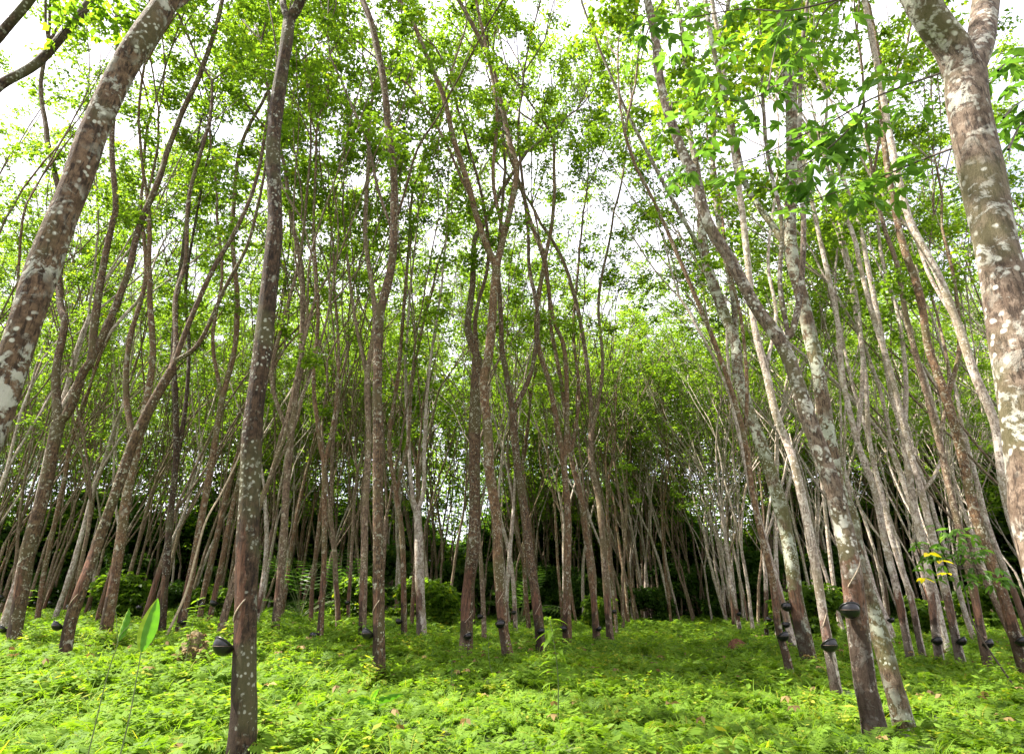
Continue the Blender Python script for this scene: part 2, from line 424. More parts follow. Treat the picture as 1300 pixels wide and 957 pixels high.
B['t7'] = hero('rubber tree with brown base and tall bare stem, third to the right of the sapling', 22.5,
     [(774, 802), (768, 722), (763, 657), (758, 625), (750, 580), (750, 507), (737, 410), (722, 350)], 11, 5, [([(750, 560), (765, 470), (760, 380), (775, 300)], 5, 3, -1)], 'bark_far', 18)
B['t20'] = hero('lichen-covered rubber tree leaning left, rightmost of the crossing pair at lower right', 7.9,
     [(1140, 890), (1133, 867), (1119, 814), (1104, 767), (1089, 720), (1079, 657), (1064, 625), (1058, 592), (1049, 539), (1039, 474), (1029, 429), (1018, 377), (1006, 329), (1003, 280), (1005, 227), (1005, 160), (1001, 97), (996, 49), (990, 0)], 26, 12,
     [([(1006, 335), (990, 300), (965, 265), (945, 230), (930, 160), (905, 60), (895, 0)], 9, 5, .8)], 'bark_mossy', 20, panel=(1, .5, 0), ph=(.0, .1), zleaf=9, dens=1.0)
B['t21'] = hero('rubber tree with long smooth red-brown cut panel above a black bowl at lower right', 7.5,
     [(1103, 890), (1098, 867), (1088, 787), (1080, 722), (1072, 673), (1060, 625), (1045, 580), (1029, 539), (1008, 474), (990, 432), (962, 393), (940, 354), (927, 329), (897, 280), (883, 227), (867, 194), (847, 139), (836, 91), (832, 49), (822, 0)], 31, 10,
     [([(992, 434), (1006, 420), (1017, 361), (1020, 280), (1015, 200), (1016, 110)], 9, 5, -.4), ([(998, 425), (990, 360), (992, 280), (975, 200), (968, 120)], 6, 4, .5)],
     'bark_spotted', 21, panel=(-.6, -1, 0), ph=(1.15, 2.5), zleaf=9, dens=1.0)
B['t22'] = hero('thick mossy rubber tree behind the crossing pair at lower right', 14,
     [(1026, 833), (1012, 767), (1001, 690), (986, 625), (965, 560), (950, 520), (937, 474), (933, 435), (911, 377), (896, 329), (890, 280)], 21, 12,
     [([(890, 280), (886, 220), (870, 140), (868, 60), (860, 0)], 8, 5, .6), ([(933, 440), (930, 370), (915, 300), (905, 200), (912, 110), (925, 0)], 8, 5, 1.0),
      ([(896, 329), (860, 265), (820, 190), (790, 130), (760, 60)], 6, 3, -.8)], 'bark_mossy', 22, cont=False)
B['t23'] = hero('slim pale green rubber tree with dark base and round black bowl at lower right', 10.5,
     [(1058, 855), (1046, 787), (1036, 722), (1024, 657), (1009, 592), (998, 560), (984, 523), (972, 470), (957, 410), (950, 340), (940, 250), (925, 150)], 14, 7, [([(972, 470), (985, 400), (975, 330), (985, 240)], 5, 3, .8)], 'bark_pale', 23, ph=(.8, 1.9))
B['t24'] = hero('brown rubber tree with bowl, first stem left of the thick mossy one', 13,
     [(998, 832), (988, 795), (982, 745), (972, 700), (958, 640), (946, 560), (930, 500), (905, 430), (880, 370), (850, 300)], 11, 5, [([(946, 560), (948, 480), (940, 400), (925, 340), (915, 260)], 5, 3, 1)], 'bark_brown', 24)

def near_twigs(T, rng, q):
    D0 = 3.9; b = T.twigs
    lines = [[(1212, 183), (1165, 205), (1127, 221), (1072, 240), (1020, 259), (985, 268)],
             [(1186, 92), (1140, 112), (1098, 130), (1050, 158), (1011, 175), (960, 200), (905, 214), (860, 218)],
             [(1160, -8), (1063, 2), (1030, 45), (1000, 82), (975, 115), (940, 128), (895, 122), (860, 108)],
             [(1063, 0), (1000, 14), (940, 12), (880, 22), (830, 25), (790, 45)],
             [(1255, 90), (1285, 74), (1312, 62)], [(1262, 150), (1290, 133), (1315, 120)], [(1268, 190), (1295, 160), (1315, 150)],
             [(1098, 130), (1085, 156), (1050, 190), (1018, 212), (990, 235)], [(975, 115), (985, 60), (1005, 10)]]
    T.near = []
    for L in lines:
        P = [at(x, y, D0 + (rng.normal(0, .12) if i else 0) + .1 * i) for i, (x, y) in enumerate(L)]
        if L[0][0] > 1180: P[0] = at(L[0][0] + 12, L[0][1], 3.55)
        pts = smooth_line(P, 5); tube(b, pts, np.linspace(.010, .003, len(pts)), 5, rng, .05)
        for i in range(3 if L[0][0] < 1250 else 1, len(pts)):
            if rng.random() < (.36 if len(L) > 3 else .5): T.near.append(pts[i] + rng.normal(0, .09, 3) - np.array([0, 0, .03]))
    # a few small twigs off them
    for (x, y) in [(1100, 160), (1120, 110), (1060, 120), (1150, 140), (860, 60), (820, 80), (900, 180), (940, 170), (1010, 60), (1080, 30), (1095, 180),
                   (1040, 200), (1065, 175), (870, 150), (920, 60), (845, 175), (1110, 145), (1140, 95), (905, 95), (965, 60)]:
        T.near.append(at(x, y, D0 + rng.normal(.3, .3)))
e30, p30, r30 = hero('massive white-blotched rubber trunk at the right edge, forking near the top', 3.4,
     [(1330, 700), (1318, 620), (1305, 540), (1292, 460), (1277, 370), (1262, 300), (1240, 194), (1229, 130), (1226, 95)], 60, 47,
     [([(1226, 100), (1208, 60), (1186, 30), (1168, 0), (1145, -40)], 42, 35, -.25), ([(1230, 100), (1243, 60), (1248, 30), (1252, 0), (1258, -40)], 32, 28, .3)],
     'bark_spotted', 30, cont=False, zleaf=9, dens=.45, sides=28, panel=(.5, -1, 0), ph=(.9, 2.3))
Tn = Tree(np.random.default_rng(5)); near_twigs(Tn, Tn.rng, None)
ob('overhanging_twigs', Tn.twigs.mesh('overhanging_twigs', M['twig'], True, e30.location), e30)
ob('overhanging_foliage', leaves_mesh('overhanging_foliage', Tn.near, Tn.rng, M['leaf_near'], 4, .14, .026, .17, off=e30.location, folded=True), e30)

hero('huge leaning rubber trunk with white lichen spots rising from the left edge to the top', 4.4,
     [(-96, 760), (-60, 660), (-20, 570), (6, 490), (32, 410), (53, 345), (75, 285), (99, 227), (120, 165), (151, 97), (180, 49), (212, 0), (232, -40)], 44, 29,
     [([(205, 12), (232, 4), (262, -30)], 8, 5, .3)], 'bark_blotched', 31, zleaf=9.5, dens=.4, sides=28, ph=(.9, 2.2))
hero('rubber tree off the left edge whose bare limbs reach across the top left corner', 5.5,
     [(-150, 900), (-140, 700), (-120, 450), (-95, 260), (-60, 180)], 34, 24,
     [([(-60, 180), (-25, 135), (0, 108), (45, 82), (80, 45), (115, 0), (150, -60)], 13, 9, .5), ([(-95, 260), (-50, 110), (0, 45), (38, 0), (70, -50)], 14, 10, -.3)],
     'bark_dark', 32, cont=False, zleaf=9.5, dens=.4)
B['t33'] = hero('brown spotted rubber tree near the left edge that forks into two crooked stems', 14.5,
     [(18, 806), (27, 754), (38, 690), (56, 625), (69, 560), (74, 537)], 18, 15,
     [([(74, 537), (71, 474), (82, 412), (77, 390), (75, 345), (82, 280), (60, 180)], 10, 6, .7),
      ([(74, 537), (88, 520), (105, 474), (116, 455), (120, 410), (130, 345), (141, 290), (147, 259), (142, 180), (150, 80)], 12, 5, -.6),
      ([(112, 458), (138, 410), (163, 345), (176, 291), (202, 227), (212, 194), (233, 139), (253, 97), (275, 32), (282, 0)], 9, 5, .8)], 'bark_stem', 33, cont=False, zleaf=13, dens=.7)
B['t34'] = hero('leaning rubber tree at left with long pale scar and black wet base', 12.5,
     [(83, 826), (90, 787), (107, 738), (124, 690), (147, 625), (168, 565), (188, 523), (206, 490), (218, 470)], 15, 12,
     [([(218, 470), (240, 410), (269, 345), (300, 291), (325, 230), (340, 150)], 7, 4, .6), ([(222, 462), (253, 435), (285, 367), (314, 312), (330, 250)], 6, 3.5, -.6),
      ([(215, 475), (223, 442), (223, 377), (236, 329), (240, 250), (262, 170)], 7, 4, 1.0)], 'bark_stem', 34, cont=False, ph=(1.0, 2.6), zleaf=11)
B['t35'] = hero('stout brown rubber tree just right of the leaning scarred one at left', 16,
     [(134, 802), (145, 738), (155, 673), (162, 625), (173, 576), (186, 510), (194, 450), (190, 380)], 17, 7, [([(173, 576), (160, 500), (165, 430), (185, 350), (178, 260)], 8, 4, .9)], 'bark_brown', 35)
B['t36'] = hero('upright rubber tree with dark foot between the two big green blades and the leaning stem', 18,
     [(206, 796), (211, 722), (216, 657), (223, 592), (223, 507), (220, 440), (228, 350)], 10, 6, [([(223, 592), (235, 520), (240, 440), (236, 360), (250, 270)], 6, 3, 1)], 'bark_dark', 36)
B['t37'] = hero('rubber tree leaning right with a thin yellowish vine beside it, left of the darkest trunk', 18,
     [(230, 792), (244, 722), (256, 657), (268, 592), (282, 507), (298, 442), (301, 377), (295, 296), (300, 220)], 12, 5, [([(282, 507), (270, 430), (282, 350), (275, 270)], 5, 3, -1)], 'bark_brown', 37)
B['t38'] = hero('rubber tree alone in the grass gap between the darkest trunk and the slender one', 17,
     [(406, 812), (411, 722), (412, 657), (411, 592), (406, 560), (398, 480), (404, 400), (398, 300)], 9, 4, [([(411, 592), (424, 530), (430, 450), (424, 360)], 5, 3, 1)], 'bark_brown', 38)
B['t39'] = hero('greyish rubber tree just right of the darkest trunk', 18,
     [(349, 802), (360, 690), (363, 625), (369, 560), (375, 507), (383, 442), (383, 345), (370, 280)], 12, 6, [([(369, 565), (345, 480), (362, 400), (382, 320), (392, 220)], 6, 3, -1)], 'bark_far', 39)
B['t40'] = hero('rubber tree half hidden behind the slender tree left of centre', 17,
     [(460, 806), (462, 722), (464, 640), (468, 560), (466, 480), (476, 400), (464, 300), (468, 200)], 12, 5, [([(466, 480), (450, 400), (440, 320)], 5, 3, 1)], 'bark_far', 40)
B['t41'] = hero('dark-footed rubber tree with a bowl, right of the slender tree left of centre', 21,
     [(513, 804), (511, 690), (503, 625), (494, 560), (505, 480), (512, 400), (520, 300)], 9, 4, [([(503, 625), (518, 560), (524, 480), (540, 400)], 5, 3, 1)], 'bark_brown', 41)
B['t42'] = hero('rubber tree splitting low into two parallel stems, left of the central trunks', 22,
     [(535, 797), (533, 740), (532, 700), (530, 650)], 14, 11, [([(530, 650), (523, 625), (519, 560), (515, 470), (520, 380)], 6, 3, .4), ([(530, 650), (538, 620), (539, 560), (545, 470), (560, 370)], 6, 3, -.4)], 'bark_pale', 42, cont=False)
B['t50'] = hero('pale rubber tree with a low bowl, just left of the yellow-leaved sapling', 15.5,
     [(1190, 818), (1182, 754), (1173, 690), (1160, 640), (1148, 560), (1130, 490), (1118, 420), (1100, 330)], 11, 6, [([(1148, 560), (1150, 480), (1140, 400), (1120, 330), (1110, 240)], 6, 3, .8)], 'bark_pale', 50, group=G3)
B['t51'] = hero('pale rubber tree directly behind the yellow-leaved sapling', 15,
     [(1216, 823), (1202, 754), (1186, 690), (1170, 625), (1152, 560), (1130, 470), (1108, 400), (1090, 330)], 12, 6, [([(1170, 625), (1188, 600), (1196, 560), (1176, 480)], 5, 3, .6)], 'bark_pale', 51, group=G3)
B['t52'] = hero('pale straight rubber tree with orange base, first stem right of the crossing pair', 16,
     [(1152, 816), (1140, 754), (1124, 690), (1111, 625), (1088, 560), (1070, 480), (1062, 400), (1040, 300)], 11, 6, [([(1088, 560), (1095, 470), (1088, 380), (1070, 300)], 6, 3, .8)], 'bark_pale', 52, group=G3)
B['t53'] = hero('slim pale rubber tree, second stem right of the crossing pair', 17,
     [(1168, 816), (1155, 754), (1134, 690), (1120, 630), (1104, 560), (1098, 470), (1085, 390)], 9, 5, [([(1104, 560), (1080, 480), (1066, 410)], 5, 3, .8)], 'bark_pale', 53, group=G3)
B['t54'] = hero('spotted rubber tree with a wet dark collar at the lower right edge', 13,
     [(1296, 832), (1273, 754), (1250, 690), (1231, 625), (1222, 580), (1202, 507), (1179, 442), (1168, 377), (1147, 312), (1139, 280), (1125, 200), (1118, 120)], 16, 7, [([(1202, 507), (1218, 440), (1212, 360), (1196, 290)], 6, 3, .8)], 'bark_brown', 54, group=G3)
B['t55'] = hero('rubber tree with red-brown foot and bowl, right of the yellow-leaved sapling', 14.5,
     [(1250, 825), (1237, 754), (1226, 706), (1210, 640), (1192, 560), (1168, 470), (1150, 400), (1140, 340)], 12, 6, [([(1192, 560), (1205, 480), (1190, 400)], 5, 3, .8)], 'bark_far', 55, group=G3)
B['t57'] = hero('long pale curving rubber stem that leaves the right edge low and rises leftwards', 11.5,
     [(1334, 820), (1312, 740), (1300, 706), (1276, 625), (1263, 539), (1237, 474), (1215, 410), (1189, 345), (1155, 280), (1135, 200), (1120, 120), (1105, 40)], 15, 7, [([(1215, 410), (1180, 350), (1160, 300), (1130, 260)], 5, 3, .5)], 'bark_pale', 57, group=G3)

# ------------------------------------------------------------------ trees of the rows behind
def make_variant(seed, bark):
    rng = np.random.default_rng(seed); T = Tree(rng, rng.uniform(23, 27), rng.uniform(6.5, 9.5), 1.0)
    hf = rng.uniform(3.2, 8.0); n = 12; r0 = rng.uniform(.078, .115)
    p = np.zeros(3); p[2] = -.15; d = nrm(np.array([rng.normal(0, .05), rng.normal(0, .05), 1])); pts = [p]; rad = [r0 * 1.2]
    for i in range(n):
        d = nrm(d + np.array([rng.normal(0, .035), rng.normal(0, .035), .06])); p = p + d * hf / n; pts.append(p); rad.append(r0 * (1 - .25 * (i + 1) / n))
    b = Buf(); tube(b, pts, rad, 10, rng, .05, (np.array([-1, -.6, 0]), rng.uniform(.2, .8), rng.uniform(1.9, 2.6)))
    k = 3 if rng.random() < .3 else 2; r = rad[-1]
    for j in range(k): T.grow(p, rot_about(d, R(rng.uniform(6, 16)), rng), r * rng.uniform(.6, .8), 0, 7)
    for tb in (T.limbs, T.twigs): b.add(np.concatenate(tb.V), np.concatenate(tb.Q))
    return (b.mesh('trunk', M[bark]), None, leaves_mesh('foliage', T.sprays, rng, M['leaf'], 8, .105, .034), leaves_mesh('foliage', [q for q in T.sprays if rng.random() < .5], rng, M['leaf'], 7, .115, .036))
variants = [make_variant(100 + i, ['bark_far', 'bark_brown', 'bark_far', 'bark_pale'][i % 4]) for i in range(12)]
pales = [make_variant(200 + i, 'bark_pale') for i in range(5)]


rng = np.random.default_rng(77)
u = np.array([math.sin(R(16)), math.cos(R(16))]); w = np.array([math.cos(R(16)), -math.sin(R(16))])
cands = []
for ri in range(-16, 16):
    for ci in range(-6, 34):
        wo = 2.3 + ri * 3.55 + (0 if ri >= 0 else -2.6) ; so = ci * 2.45 + (ri % 2) * 1.1
        x, y = w * wo + u * so + rng.normal(0, .32, 2)
        cands.append((x, y))
for k in range(40):                                                 # trees that close the far end of the alley
    x, y = u * rng.uniform(40, 55) + w * rng.uniform(-4.5, 2.5)
    cands.append((x, y))
nbg = 0; bg = []
for x, y in cands:
    if y < 4: continue
    p = np.array([x, y, terrain(x, y)]); X, Yp = px_of(p)
    if y > 54: continue
    vis = -260 < X < 1500
    if not vis: continue
    if y < 16 and -30 < X < 1330: continue
    if y < 10: continue
    if y < 22 and 0 < X < 1010 and any(abs(px_of(np.array([h[0], h[1], 0]))[0] - X) < 14 for h in registry): continue
    if any((h[0] - x) ** 2 + (h[1] - y) ** 2 < 1.7 for h in registry): continue
    bg.append((y, x, X, Yp))
bg.sort()
print('bg candidates', len(bg))
bg = bg[:258]
def zone(X, y):
    far = y > 33
    if X < 120: z = ('near the left edge', 'left edge')
    elif X < 300: z = ('left of the darkest trunk', 'left')
    elif X < 470: z = ('between darkest and slender trunk', 'left of centre')
    elif X < 640: z = ('in the middle of the grove', 'centre')
    elif X < 860: z = ('right of the bright young sapling', 'right of centre')
    elif X < 1010: z = ('in the alley row', 'alley row')
    elif X < 1160: z = ('behind the crossing pair', 'lower right')
    else: z = ('near the right edge', 'right edge')
    pale = X > 900
    lab = ('pale' if pale else 'thin') + ' rubber tree ' + ('far back ' if far else 'partway back ') + z[0]
    return lab, 'rubber trees ' + ('far back, ' if far else 'partway back, ') + z[1], pale
bowls_bg = []
for i, (y, x, X, Yp) in enumerate(bg):
    lab, grp, pale = zone(X, y)
    v = pales[int(rng.integers(len(pales)))] if (pale and rng.random() < .92) else variants[int(rng.integers(len(variants)))]
    z = float(terrain(x, y)); e = ob('rubber_tree', None, None, (x, y, z)); tag(e, lab, 'tree', grp); e.empty_display_size = .3
    s = rng.uniform(.86, 1.1); e.scale = (s, s, s)
    e.rotation_mode = 'ZYX'                      # turned about its own axis first, leant after it
    lean = R(rng.normal(-3.0 if X > 700 else 0.5, 2.2)); e.rotation_euler = (R(rng.normal(0, 2)), lean, rng.uniform(0, 6.28))
    ob('trunk', v[0], e); ob('foliage', v[2] if y < 27 else v[3], e)
    if y < 34 and rng.random() < .38 and -10 < X < 1310: bowls_bg.append((x, y, z, lab, s))
nbg = len(bg)

# ------------------------------------------------------------------ bowls
def bowl_meshes():
    prof = [(0.0, -.092), (.035, -.088), (.064, -.076), (.084, -.056), (.096, -.032), (.101, -.010), (.102, .0), (.113, .002), (.114, .012), (.101, .014),
            (.094, .0), (.088, -.028), (.07, -.055), (.04, -.073), (0.0, -.078)]
    s = 28; ang = np.arange(s) * 2 * math.pi / s; V = []; Q = []
    for (r, z) in prof:
        V.append(np.stack([np.cos(ang) * max(r, .0005), np.sin(ang) * max(r, .0005), np.full(s, z)], -1))
    for i in range(len(prof) - 1):
        for j in range(s): Q.append((i * s + j, i * s + (j + 1) % s, (i + 1) * s + (j + 1) % s, (i + 1) * s + j))
    me = mesh_np('bowl', np.concatenate(V), np.array(Q), M['rubber'], True)
    b = Buf(); ring = [(math.cos(t) * .104, math.sin(t) * .104, -.004) for t in np.linspace(0, 6.29, 30)]
    tube(b, ring, [.0028] * 30, 5)
    tube(b, smooth_line([(.100, .03, -.004), (.13, .02, -.03), (.17, .0, -.035), (.24, 0, -.02)], 4), [.0028] * 13, 5)
    tube(b, smooth_line([(.100, -.03, -.004), (.13, -.02, -.03), (.17, .0, -.035), (.24, 0, -.02)], 4), [.0028] * 13, 5)
    return me, b.mesh('wire_holder', M['wire'])
BOWL, WIRE = bowl_meshes()
def spout_mesh():
    V = []; Q = []
    for i, t in enumerate(np.linspace(0, 1, 6)):
        for j, a in enumerate(np.linspace(-1.2, 1.2, 6)):
            V.append((.16 - .14 * t, math.sin(a) * .018, .13 - .05 * t - math.cos(a) * .018 + .018))
    for i in range(5):
        for j in range(5): Q.append((i * 6 + j, i * 6 + j + 1, (i + 1) * 6 + j + 1, (i + 1) * 6 + j))
    return mesh_np('spout', np.array(V), np.array(Q), M['wire'])
SPOUT = spout_mesh()
def bowl(loc, face, label, scale=1.0, tilt=(0, 0), group='black latex bowls wired to the trunks'):
    e = ob('latex_bowl', None, None, loc); e.empty_display_size = .1
    tag(e, label, 'bowl', group); e.scale = (scale,) * 3
    e.rotation_mode = 'XYZ'; e.rotation_euler = (0, 0, face)
    bo = ob('bowl', BOWL, e); bo.rotation_euler = (tilt[0], tilt[1], 0); ob('wire_holder', WIRE, e); ob('spout', SPOUT, e)
    return e

def trunk_at(t, py):
    e, pts, rad = t; ys = [px_of(p)[1] for p in pts]
    for k in range(len(pts) - 1):
        if ys[k] >= py > ys[k + 1]:
            f = (ys[k] - py) / (ys[k] - ys[k + 1]); return pts[k] * (1 - f) + pts[k + 1] * f, rad[k] * (1 - f) + rad[k + 1] * f
    return pts[0], rad[0]
HB = [('t1', 818, -1, .35, 'large black bowl on the left side of the darkest trunk', 1.0),
      ('t2', 803, -1, .25, 'black bowl on the left side of the slender trunk left of centre', 1.1),
      ('t34', 793, -.9, .4, 'black bowl low on the leaning pale-scarred trunk at left', 1.0),
      ('t33', 797, -1, .2, 'black bowl cut by the left picture edge beside the brown spotted trunk', 1.0),
      ('t3', 806, .2, 1, 'black bowl at the foot of the central trunk with the wet cut panel', 1.1),
      ('t3b', 791, -.3, 1, 'black bowl on the lichened trunk right of the centre', 1.1),
      ('t4', 800, .1, 1, 'black bowl on the trunk directly behind the bright young sapling', 1.1),
      ('t5', 797, -.6, .8, 'black bowl on the straight trunk directly right of the sapling', 1.0),
      ('t6', 797, .3, 1, 'black bowl on the second trunk right of the sapling', 1.0),
      ('t21', 773, -.75, .75, 'black bowl below the smooth red-brown panel at lower right', 1.0),
      ('t23', 817, -.35, .95, 'round black bowl on the slim pale green trunk with dark base', 1.15),
      ('t24', 806, -.1, 1, 'black bowl on the brown trunk left of the thick mossy one', 1.1),
      ('t38', 806, -.6, .8, 'black bowl at the foot of the lone trunk in the grass gap', 1.1),
      ('t41', 788, -.8, .6, 'small black bowl on the dark-footed trunk right of the slender one', 1.0),
      ('t50', 812, -.5, .8, 'black bowl at the foot of the pale trunk left of the yellow-leaved sapling', 1.1),
      ('t51', 812, -.1, 1, 'black bowl on the pale trunk directly behind the yellow-leaved sapling', 1.1),
      ('t55', 815, -.2, 1, 'black bowl on the red-brown footed trunk right of the yellow-leaved sapling', 1.1),
      ('t54', 812, -.3, 1, 'black bowl on the wet dark collar of the trunk at the lower right edge', 1.1),
      ('t36', 788, -.8, .6, 'small black bowl on the upright dark-footed trunk near the two big blades', 1.0),
      ('t37', 789, .5, .8, 'small black bowl on the trunk with the yellowish vine', 1.0)]
for key, py, sx, sy, lab, sc in HB:
    p, r = trunk_at(B[key], py); d = nrm((sx, -sy, 0)); c = p + d * (r + .082 * sc)
    bowl(c, math.atan2(-d[1], -d[0]), lab, sc, (R(-22), R(34)) if key in ('t1', 't2', 't34', 't21', 't23') else (R(-20), R(30)))
# the slanting tapping cut above the bowl
def tapping_cut(key, py, a0, a1, rise):
    t = B[key]; e, pts, rad = t; P = []
    zs = [q[2] for q in pts]; p, r = trunk_at(t, py)
    for f in np.linspace(0, 1, 22):
        z = p[2] + rise * f; k = max(1, min(len(pts) - 1, int(np.searchsorted(zs, z)))); g_ = (z - zs[k - 1]) / (zs[k] - zs[k - 1]); c = pts[k - 1] * (1 - g_) + pts[k] * g_
        rr = rad[k - 1] * (1 - g_) + rad[k] * g_; a = a0 + (a1 - a0) * f; P.append(c + np.array([math.cos(a), math.sin(a), 0]) * rr * 1.015 - np.array(e.location))
    b = Buf(); tube(b, P, np.concatenate([[.003], np.full(20, .0075), [.003]]), 5); ob('tapping_cut', b.mesh('tapping_cut', M['latex']), e)
for key, py, a0, a1, rise in [('t1', 790, R(195), R(290), .22), ('t21', 745, R(215), R(330), .32), ('t3', 790, R(255), R(350), .3), ('t34', 775, R(200), R(290), .3),
                              ('t2', 780, R(190), R(290), .25), ('t3b', 765, R(230), R(320), .28), ('t23', 795, R(220), R(310), .25), ('t5', 780, R(220), R(310), .3), ('t4', 780, R(230), R(320), .3)]:
    tapping_cut(key, py, a0, a1, rise)
# second pair of bowls stacked on the trunk behind the mossy one
p, r = trunk_at(B['t22'], 772)
bowl(p + np.array([-r - .10, -.05, .04]), 0.3, 'upper black bowl of the pair beside the thick mossy trunk', 1.0, (R(-30), R(25)))
for i, (x, y, z, lab, s) in enumerate(bowls_bg):
    a = rng.uniform(3.3, 4.7); d = np.array([math.cos(a), math.sin(a), 0])
    bowl((x + d[0] * .235, y + d[1] * .235, z + rng.uniform(.75, 1.0)), a + math.pi, 'small bowl on a ' + lab.replace('rubber tree ', 'tree '), 1.0, (R(-15), R(25)), 'small bowls on trunks of the ' + lab.replace('rubber tree', 'kind'))

# ------------------------------------------------------------------ ground and what grows on it
def ground():
    xs = np.concatenate([np.linspace(-600, -40, 15), np.linspace(-38, 38, 110), np.linspace(40, 600, 15)])
    ys = np.concatenate([np.linspace(-60, 2, 8), np.linspace(3, 60, 90), np.linspace(64, 900, 24)])
    X, Y = np.meshgrid(xs, ys); Z = terrain(X, Y); V = np.stack([X, Y, Z], -1).reshape(-1, 3)
    idx = np.arange(len(V)).reshape(X.shape)
    Q = np.stack([idx[:-1, :-1], idx[:-1, 1:], idx[1:, 1:], idx[1:, :-1]], -1).reshape(-1, 4)
    o = ob('ground', mesh_np('ground', V, Q, M['ground'], True)); o['kind'] = 'structure'
ground()

def fern_template(rng, fronds, pairs, L):
    V = []; Q = []; var = []
    for f in range(fronds):
        az = rng.uniform(0, 6.28); el = rng.uniform(.35, 1.25); ln = L * rng.uniform(.6, 1.2); p = np.zeros(3)
        d = np.array([math.cos(az) * math.cos(el), math.sin(az) * math.cos(el), math.sin(el)]); s = np.array([-math.sin(az), math.cos(az), 0])
        s = nrm(s + rng.normal(0, .25, 3)); fv = rng.uniform(0, .6)
        for i in range(pairs + 1):
            t = i / pairs; q = p + d * ln / (pairs + 1)
            d = nrm(d + np.array([0, 0, -1.5 / pairs * (.5 + t)]))
            wl = ln * .34 * math.sin(math.pi * min(1, .12 + .88 * (1 - t)) ** .8) + .012
            for sg in (-1, 1):
                tip = q + s * sg * wl + d * wl * .45 + np.array([0, 0, -wl * rng.uniform(0, .45)])
                wv = ln * .045 + .004; mid = (q + tip) / 2
                k = len(V); V += [q, mid + d * wv, tip, mid - d * wv]; Q.append((k, k + 1, k + 2, k + 3)); var.append(min(1, fv + rng.uniform(0, .4)))
            k = len(V); V += [p - s * .003, p + s * .003, q + s * .003, q - s * .003]; Q.append((k, k + 1, k + 2, k + 3)); var.append(.9)
            p = q
    return np.array(V), np.array(Q), np.array(var)
def weed_template(rng, stems, L):
    V = []; Q = []; var = []
    for f in range(stems):
        az = rng.uniform(0, 6.28); p = np.array([rng.normal(0, .05), rng.normal(0, .05), 0]); d = nrm(np.array([math.cos(az) * .5, math.sin(az) * .5, 1]))
        fv = rng.uniform(.1, .6); h = L * rng.uniform(.5, 1.1); n = 5
        for i in range(n):
            q = p + d * h / n; d = nrm(d + rng.normal(0, .15, 3))
            for j in range(3):
                a = rng.uniform(0, 6.28); x = nrm(np.array([math.cos(a), math.sin(a), rng.uniform(-.3, .5)])); y = nrm(np.cross(x, [0, 0, 1]) + rng.normal(0, .25, 3))
                l = rng.uniform(.05, .12) * (1 - .07 * i); k = len(V)
                V += [q, q + x * l * .5 + y * l * .24, q + x * l, q + x * l * .5 - y * l * .24]; Q.append((k, k + 1, k + 2, k + 3)); var.append(min(1, fv + rng.uniform(0, .4)))
            p = q
    return np.array(V), np.array(Q), np.array(var)
def grass_template(rng, n, L):
    V = []; Q = []; var = []
    for f in range(n):
        az = rng.uniform(0, 6.28); p = np.array([rng.normal(0, .06), rng.normal(0, .06), 0]); s = np.array([-math.sin(az), math.cos(az), 0]) * .006
        d = nrm(np.array([math.cos(az) * .5, math.sin(az) * .5, 1])); h = L * rng.uniform(.5, 1.2); fv = rng.uniform(.2, .95)
        for i in range(3):
            q = p + d * h / 3; d = nrm(d + np.array([math.cos(az) * .35, math.sin(az) * .35, -.3])); k = len(V); w0 = 1 - i * .25; w1 = 1 - (i + 1) * .31
            V += [p - s * w0, p + s * w0, q + s * w1, q - s * w1]; Q.append((k, k + 1, k + 2, k + 3)); var.append(fv); p = q
    return np.array(V), np.array(Q), np.array(var)

def scatter(name, label, templates, pos, scl, rng, material, varoff, cat='ground cover'):
    Vs = []; Qs = []; Va = []; n = 0; which = rng.integers(len(templates), size=len(pos))
    for ti, (V, Q, var) in enumerate(templates):
        m = which == ti; P = pos[m]; S = scl[m]; k = len(P)
        if not k: continue
        a = rng.uniform(0, 6.28, k); c, s = np.cos(a), np.sin(a)
        X = V[None, :, 0] * c[:, None] - V[None, :, 1] * s[:, None]; Y = V[None, :, 0] * s[:, None] + V[None, :, 1] * c[:, None]
        Z = np.repeat(V[None, :, 2], k, 0)
        W = np.stack([X, Y, Z], -1) * S[:, None, None] + P[:, None, :]
        Vs.append(W.reshape(-1, 3)); Qs.append((Q[None] + (np.arange(k) * len(V))[:, None, None]).reshape(-1, 4) + n); n += k * len(V)
        Va.append(np.clip(var[None] + varoff[m][:, None], 0, 1).ravel())
    o = ob(name, mesh_np(name, np.concatenate(Vs), np.concatenate(Qs), material, False, None, {'var': np.concatenate(Va)}))
    return tag(o, label, cat, None, 'stuff')

